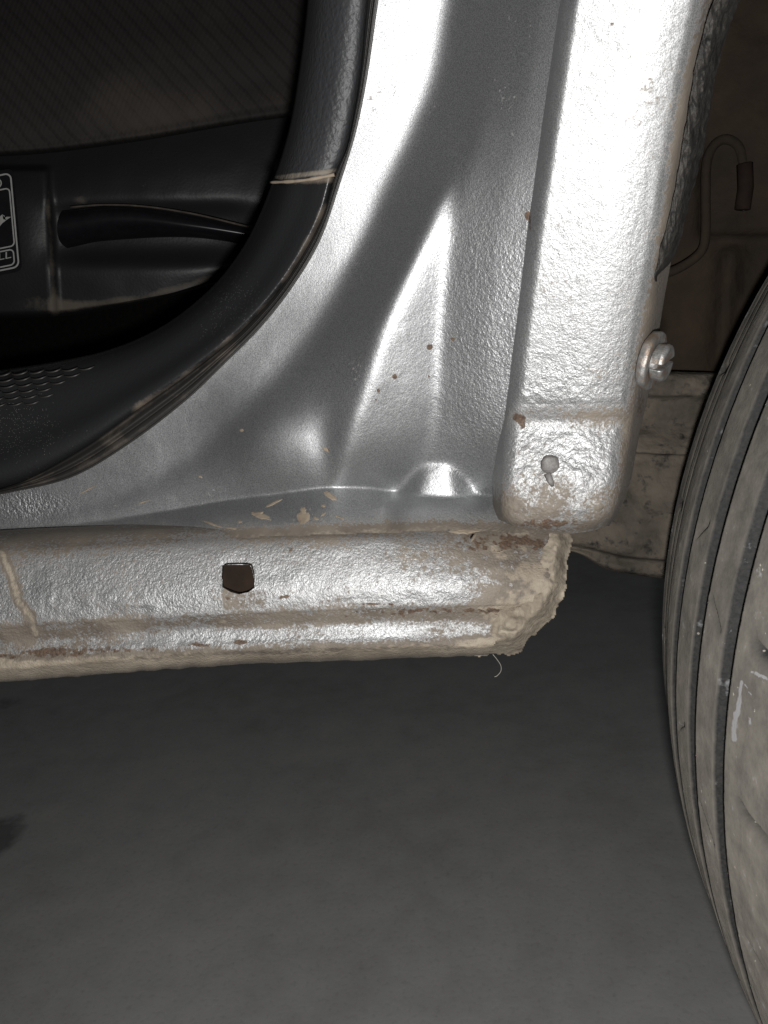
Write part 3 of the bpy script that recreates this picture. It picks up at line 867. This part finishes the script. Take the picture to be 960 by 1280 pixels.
# --- underbody seen through the wheel arch
beam = [
    [(600, 455, .405), (760, 462, .405), (900, 466, .405), (1100, 470, .40)],
    [(600, 462, .398), (760, 469, .398), (900, 471, .398), (1100, 476, .396)],
    [(600, 480, .395), (760, 490, .395), (900, 492, .395), (1100, 496, .392)],
    [(600, 486, .400), (760, 500, .401), (900, 502, .401), (1100, 506, .40)],
    [(600, 520, .402), (760, 530, .402), (900, 534, .402), (1100, 540, .40)],
    [(600, 545, .392), (760, 560, .392), (900, 566, .392), (1100, 570, .39)],
    [(600, 562, .394), (760, 570, .3945), (900, 576, .3945), (1100, 582, .394)],
    [(600, 600, .392), (760, 610, .390), (900, 620, .388), (1100, 630, .388)],
    [(600, 640, .385), (760, 650, .384), (900, 662, .380), (1100, 670, .38)],
    [(600, 668, .385), (720, 676, .384), (780, 690, .383), (900, 700, .380), (1100, 708, .38)],
    [(600, 676, .392), (720, 684, .391), (780, 698, .391), (900, 708, .388), (1100, 716, .388)],
    [(600, 682, .40), (715, 690, .399), (760, 712, .399), (835, 724, .397), (900, 730, .397), (1100, 740, .395)],
    [(600, 676, .50), (715, 684, .50), (760, 704, .50), (835, 716, .50), (900, 722, .50), (1100, 730, .50)]]
X_, Y_, D_ = loft(beam, 150, 110)
D_ = D_ + .003 * fbm(X_ / 26, Y_ / 14, 111, 4) + .001 * fbm(X_ / 7, Y_ / 5, 113, 3)
grid_obj('axle_beam', at(X_, Y_, D_), MAT_BEAM, car)
wx, wy = np.meshgrid(np.linspace(640, 1250, 90), np.linspace(-380, 480, 130))
wd = .46 - .05 * ((wx - 700) / 500) + .05 * ((wy - 100) / 400) ** 2 * 0 + .004 * fbm(wx / 70, wy / 70, 121, 3)
wd = wd - .012 * sstep(300, 290, wy + (wx - 900) * .05) * sstep(870, 880, wx) - .010 * np.exp(-((wx - (915 - (wy - 300) * .1)) / 14) ** 2) * sstep(300, 320, wy)
grid_obj('wheel_housing', at(wx, wy, wd), MAT_HOUSE, car)
hp = [(800, 348), (832, 342), (858, 330), (878, 312), (882, 285), (882, 240), (884, 200), (894, 180), (908, 174), (922, 182), (928, 200), (930, 226)]
P = [pt(x, y, .426) for x, y in catmull(hp, 60)[:, :2]]
link('brake_hose', tube_mesh('brake_hose', P, .0024, 12), MAT_HOUSE, car)
P = [pt(x, y, .418) for x, y in ((931, 205), (932, 235), (928, 262))]
link('hose_fitting', tube_mesh('hose_fitting', P, .0038, 8), simple('rusty_fitting', (.012, .009, .007), (.022, .014, .011), 120, .9, spec=.1), car)
# dark inner walls of the body behind the sill and the jamb
q = at(np.array([[560, 900], [560, 900]]), np.array([[-160, -160], [480, 480]]), np.array([[.30, .50], [.30, .50]]))

# --- rear wheel
TC = np.array([0.3773, 0.0, 0.3004])
R = .300
A0, A1 = .2605, .2680; B0, B1 = .2316, .2420; C0_, C1_ = .2069, .2156
yp = np.unique(np.round(np.concatenate([
    np.linspace(.1300, .2069, 62), np.linspace(.2156, .2316, 14), np.linspace(.2420, .2605, 18), np.linspace(.2680, .3157, 30),
    [C0_ + .0004, C0_ + .0016, C1_ - .0016, C1_ - .0004, (C0_ + C1_) / 2],
    [B0 + .0004, B0 + .0016, B1 - .0016, B1 - .0004, (B0 + B1) / 2],
    [A0 + .0004, A0 + .0016, A1 - .0016, A1 - .0004, (A0 + A1) / 2]]), 5))
def crown(y):
    return -np.interp(y, [.1300, .134, .140, .150, .165, .190, .207, .2316, .2605, .268, .276, .284, .292, .300, .308, .3157],
                      [.0140, .0105, .0075, .0045, .0025, .0006, 0, 0, .0027, .0033, .0045, .0063, .0086, .0106, .0123, .0142])
def groove(y):
    g = np.zeros_like(y)
    for a_, b_, dp in ((A0, A1, .0055), (B0, B1, .006), (C0_, C1_, .006)):
        g = np.maximum(g, dp * np.clip(np.minimum((y - a_), (b_ - y)) / .0016, 0, 1))
    g = np.maximum(g, .0008 * np.exp(-((y - .2925) / .0011) ** 2))
    g = np.maximum(g, .0007 * np.exp(-((y - .3045) / .0009) ** 2))
    return g
# angles: fine on the face towards the door opening, coarse behind
th = np.concatenate([np.linspace(math.radians(100), math.radians(262), 1150), np.linspace(math.radians(263.5), math.radians(458.5), 120)])
TH, YP = np.meshgrid(th, yp, indexing='ij')
rad = R + crown(YP) - groove(YP)
deg = np.degrees(TH)
# slanting sipes in the outer shoulder, small hooks on the ribs
per = 9.2
k1 = ((deg - 3.4 * np.sin((YP - .13) * 28) + 2.0) % per) - per / 2
dip = .0045 * np.exp(-(k1 / .30) ** 2) * sstep(.2005, .196, YP) * sstep(.128, .134, YP)
k2 = ((deg + 30 * (YP - .225) / .02 * .09 + 1.0) % 13.8) - 6.9
dip += .0016 * np.exp(-(k2 / .16) ** 2) * ((YP > .2185) & (YP < .2295))
k3 = ((deg - 30 * (YP - .25) / .02 * .09 + 5) % 13.8) - 6.9
dip += .0016 * np.exp(-(k3 / .16) ** 2) * ((YP > .2465) & (YP < .2575))
k4 = ((deg + 2.5) % 11.0) - 5.5
dip += .002 * np.exp(-(k4 / .3) ** 2) * ((YP > .2985))
wear = .6 * fbm(deg * 3.0, YP * 500, 131, 3)
rad = rad - dip - .0001 * wear - .0004 * np.clip(fbm(deg * .6, YP * 260, 137, 3), 0, 1) * sstep(.21, .2, YP)
V = np.stack([TC[0] + rad * np.cos(TH), YP, TC[2] + rad * np.sin(TH)], -1)
gr = groove(YP) / .006
low = sstep(math.radians(150), math.radians(205), TH)
dust = (.48 + .40 * low - .05 * sstep(.21, .19, YP)) * (1 - .95 * sstep(0, .35, gr)) - .35 * sstep(0, .35, gr) - 1.0 * dip / .002 * .25 + .04 * wear
V2 = np.concatenate([V, V[:1]], 0); du2 = np.concatenate([dust, dust[:1]], 0)
wheel = bpy.data.objects.new('wheel', None); COL.objects.link(wheel); wheel.parent = car
dv = V2 - CAM; dz_ = dv @ _F
tx = CX + F_PX * (dv @ _R) / dz_; tyy = CY - F_PX * (dv @ _U) / dz_
front = (V2[..., 0] < .25)
sc = np.zeros_like(tx)
for ln, w_ in (([(927, 852), (925, 872), (922, 895)], 2.0), ([(919, 893), (917, 908), (918, 924)], 3.2), ([(931, 855), (938, 868)], 1.3), ([(936, 895), (938, 905)], 1.6), ([(940, 840), (960, 848)], 1.6)):
    sc = np.maximum(sc, np.exp(-(seg_dist(tx, tyy, ln) / w_) ** 2) * front)
grid_obj('tyre', V2, MAT_TYRE, wheel, {'dust': du2, 'scuff': sc})
# sidewalls and rim
def revolve(name, prof_, mat, seg=160):
    a_ = np.linspace(0, 2 * math.pi, seg + 1)
    Pf = catmull([(r_, y_, 0) for r_, y_ in prof_], 40)
    AA, RRr = np.meshgrid(a_, Pf[:, 0], indexing='ij'); _, YY = np.meshgrid(a_, Pf[:, 1], indexing='ij')
    return grid_obj(name, np.stack([TC[0] + RRr * np.cos(AA), YY, TC[2] + RRr * np.sin(AA)], -1), mat, wheel, {'dust': .3 + 0 * AA})
revolve('sidewall', [(.2862, .1301), (.278, .1262), (.26, .1235), (.235, .124), (.205, .130), (.190, .138)], MAT_TYRE)
revolve('sidewall', [(.2862, .3156), (.278, .3175), (.26, .319), (.235, .319), (.205, .314), (.190, .306)], MAT_TYRE)
revolve('rim', [(.196, .134), (.192, .140), (.180, .146), (.175, .17), (.12, .155), (.06, .150), (.03, .142), (.001, .141)], MAT_RIM)
revolve('rim', [(.196, .312), (.18, .30), (.17, .24), (.1, .20), (.03, .19), (.001, .19)], MAT_RIM)

# ------------------------------------------------------------------ the seat inside the door opening
seat = bpy.data.objects.new('rear_seat', None); COL.objects.link(seat)
seat['label'] = 'dark fabric car seat inside the door opening, with a black release lever below its cushion'
seat['category'] = 'car seat'
cush = [
    [(-440, -380, .47), (120, -380, .47), (300, -380, .47), (560, -380, .48)],
    [(-440, -40, .405), (120, -40, .41), (300, -40, .42), (480, -40, .43)],
    [(-440, 60, .385), (120, 60, .388), (300, 60, .402), (480, 50, .42)],
    [(-440, 150, .372), (60, 140, .376), (200, 120, .386), (330, 104, .402), (480, 90, .42)],
    [(-440, 190, .374), (20, 178, .376), (160, 160, .382), (330, 132, .398), (480, 115, .416)],
    [(-440, 206, .382), (20, 192, .384), (160, 176, .388), (330, 148, .402), (480, 132, .42)],
    [(-440, 210, .44), (20, 196, .44), (160, 180, .44), (330, 152, .45), (480, 136, .46)]]
X_, Y_, D_ = loft(cush, 150, 110)
D_ = D_ + .0012 * fbm(X_ / 60, Y_ / 60, 141, 3)
ub = np.interp(X_, [-160, 0, 100, 200, 330, 480], [196, 186, 176, 160, 138, 120])
dz = .22 + .45 * np.exp(-((ub - Y_ - 14) / 22) ** 2) * sstep(80, 300, X_) + .35 * np.exp(-((X_ - 150) / 60) ** 2 - ((Y_ - 130) / 40) ** 2)
grid_obj('cushion', at(X_, Y_, D_), MAT_FABRIC, seat, {'dust': dz}, uv=np.stack([X_ / 100, Y_ / 100], -1))
pan = [
    [(-440, 185, .41), (60, 175, .41), (200, 155, .412), (340, 130, .42), (480, 110, .43)],
    [(-440, 250, .40), (60, 240, .40), (200, 225, .402), (340, 215, .41), (480, 210, .42)],
    [(-440, 320, .398), (60, 315, .398), (200, 312, .40), (340, 310, .41), (480, 310, .42)],
    [(-440, 372, .402), (60, 372, .402), (200, 362, .403), (300, 338, .41), (480, 325, .42)],
    [(-440, 392, .405), (60, 392, .405), (200, 370, .406), (300, 345, .414), (480, 330, .42)],
    [(-440, 396, .43), (60, 396, .43), (200, 373, .43), (300, 348, .43), (480, 334, .44)]]
X_, Y_, D_ = loft(pan, 220, 160)
# raised label pad at the left, step at x = 58
D_ = D_ - .006 * sstep(66, 54, X_ - (Y_ - 215) * .06) * sstep(205, 215, Y_)
# recess of the lever
D_ = D_ + .010 * np.exp(-(((X_ - 190) / 130) ** 6 + ((Y_ - 292) / 34) ** 4))
D_ = D_ + .0005 * fbm(X_ / 40, Y_ / 40, 151, 2)
edge_l = np.abs(X_ - (58 + (Y_ - 215) * .06))
dz = .5 * np.exp(-(edge_l / 5) ** 2) * sstep(205, 260, Y_) + .62 * np.exp(-(seg_dist(X_, Y_, [(70, 384), (180, 372), (290, 340)]) / 6) ** 2) + .5 * np.exp(-((X_ - 60) / 42) ** 2 - ((Y_ - 378) / 14) ** 2)
dz = np.maximum(dz, .55 * np.exp(-((X_ - 102) / 16) ** 2 - ((Y_ - 250) / 7) ** 2)) + .3 * np.exp(-((X_ - 76) / 6) ** 2 - ((Y_ - 320) / 40) ** 2)
side = grid_obj('side_trim', at(X_, Y_, D_), MAT_PANEL, seat, {'dust': dz, 'speck': 0 * dz})
lev = [
    [(84, 268, .404), (150, 262, .404), (240, 272, .406), (345, 292, .41)],
    [(78, 264, .392), (150, 258, .391), (240, 268, .393), (345, 289, .40)],
    [(72, 280, .386), (150, 270, .385), (240, 280, .386), (345, 298, .394)],
    [(74, 300, .390), (150, 285, .388), (240, 290, .389), (345, 306, .398)],
    [(84, 310, .398), (130, 301, .398), (240, 297, .398), (345, 312, .404)],
    [(90, 306, .408), (130, 297, .408), (240, 294, .408), (345, 309, .41)]]
X_, Y_, D_ = loft(lev, 80, 40)
grid_obj('release_lever', at(X_, Y_, D_), MAT_LEVER, side)
P = [pt(x, y, .3895) for x, y in catmull([(88, 259), (130, 256), (180, 258), (240, 267), (300, 281), (340, 291)], 40)[:, :2]]
link('lever_rim', tube_mesh('lever_rim', P, .0005, 6), simple('worn_rim', (.02, .017, .014), (.05, .042, .034), 200, .8, spec=.2), side)

# printed label: outlines, a hand pulling a lever, the word PULL
def ribbon(bm, pts, w, Y, closed=False):
    pts = np.asarray(pts, float)
    if closed: pts = np.vstack([pts, pts[:1]])
    T = np.gradient(pts, axis=0)
    if closed: T[0] = T[-1] = (pts[1] - pts[-2])
    T /= np.linalg.norm(T, axis=1)[:, None] + 1e-9
    N = np.c_[-T[:, 1], T[:, 0]] * w / 2
    prev = None
    for p_, n_v in zip(pts, N):
        a_ = bm.verts.new(pt(p_[0] + n_v[0], p_[1] + n_v[1], Y)); b_ = bm.verts.new(pt(p_[0] - n_v[0], p_[1] - n_v[1], Y))
        if prev: bm.faces.new((prev[0], a_, b_, prev[1]))
        prev = (a_, b_)
def rrect(x0, y0, x1, y1, r, sh=0.09, sl_=-.20):
    out = []
    for (cx0, cy0, a0) in ((x1 - r, y0 + r, -90), (x1 - r, y1 - r, 0), (x0 + r, y1 - r, 90), (x0 + r, y0 + r, 180)):
        for k in range(7):
            a_ = math.radians(a0 + 15 * k)
            out.append((cx0 + r * math.cos(a_), cy0 + r * math.sin(a_)))
    return [(x + (y - 217) * sh, y + (x - 10) * sl_) for x, y in out]
LYY = .3905
bm = bmesh.new()
ribbon(bm, rrect(-74, 217, 13, 334, 7), 2.0, LYY, True)
ribbon(bm, rrect(-69, 235, 10, 307, 5), 1.7, LYY, True)
ribbon(bm, rrect(-69, 311, 8, 330, 5), 1.7, LYY, True)
circ = [(-5 + 6.5 * math.cos(a_), 229 + 6 * math.sin(a_)) for a_ in np.linspace(0, 6.28, 22)[:-1]]
ribbon(bm, circ, 1.6, LYY, True)
# hand with pointing finger, and lever
hand = [(14, 271), (8, 275), (3, 279), (-4, 287), (-12, 292), (-26, 296), (-26, 290), (-14, 285), (-6, 277), (-2, 272), (3, 268), (6, 270), (4, 274), (8, 271)]
fv = [bm.verts.new(pt(x, y, LYY)) for x, y in hand]
try:
    f_ = bm.faces.new(fv); bmesh.ops.triangulate(bm, faces=[f_])
except ValueError: pass
ribbon(bm, [(-60, 262), (-40, 268), (-20, 276), (-8, 282)], 2.0, LYY)
tc = bpy.data.curves.new('word', 'FONT'); tc.body = 'PULL'; tc.size = 1.0
to = bpy.data.objects.new('word', tc); COL.objects.link(to)
bpy.context.view_layer.update()
tm = bpy.data.meshes.new_from_object(to.evaluated_get(bpy.context.evaluated_depsgraph_get()))
bpy.data.objects.remove(to)
xs_t = [v.co.x for v in tm.vertices]; wd_t = max(xs_t)
base_i = {}
for v in tm.vertices:
    x = -24 + 38 * v.co.x / wd_t; y = 326 - 11.5 * v.co.y / .7 * .75 - (x + 5) * .20
    base_i[v.index] = bm.verts.new(pt(x, y, LYY))
for p_ in tm.polygons:
    try: bm.faces.new([base_i[i] for i in p_.vertices])
    except ValueError: pass
me = bpy.data.meshes.new('label_print'); bm.to_mesh(me); bm.free()
link('label_print', me, MAT_PRINT, side)
# plate the label is printed on
pl = rrect(-80, 211, 17, 340, 8)
Vp = [pt(x, y, .3912) for x, y in pl] + [pt(x, y, .394) for x, y in pl]
npl = len(pl)
me = bpy.data.meshes.new('label_plate')
me.from_pydata([tuple(v) for v in Vp], [], [tuple(range(npl))] + [(k, k + npl, (k + 1) % npl + npl, (k + 1) % npl) for k in range(npl)])
link('label_plate', me, MAT_LEVER, side)

# dark cabin floor and the body wall behind
q = at(np.array([[-560, 520], [-560, 520]]), np.array([[330, 300], [520, 520]]), np.array([[.47, .47], [.47, .47]]))
grid_obj('cabin_carpet', q, MAT_BLACK, car)
q = at(np.array([[-560, 600], [-560, 600]]), np.array([[-420, -420], [400, 400]]), np.array([[.5, .5], [.5, .5]]))
grid_obj('cabin_wall', q, MAT_BLACK, car)

# ------------------------------------------------------------------ a loose hair under the muddy end of the sill
P = [pt(x, y, .2085) for x, y in catmull([(616, 818), (621, 824), (626, 832), (626, 839), (621, 845), (618, 846)], 24)[:, :2]]
hair = link('hair', tube_mesh('hair', P, .00011, 5), MAT_HAIR)
hair['label'] = 'thin pale curled hair hanging below the muddy end of the sill'
hair['category'] = 'hair'
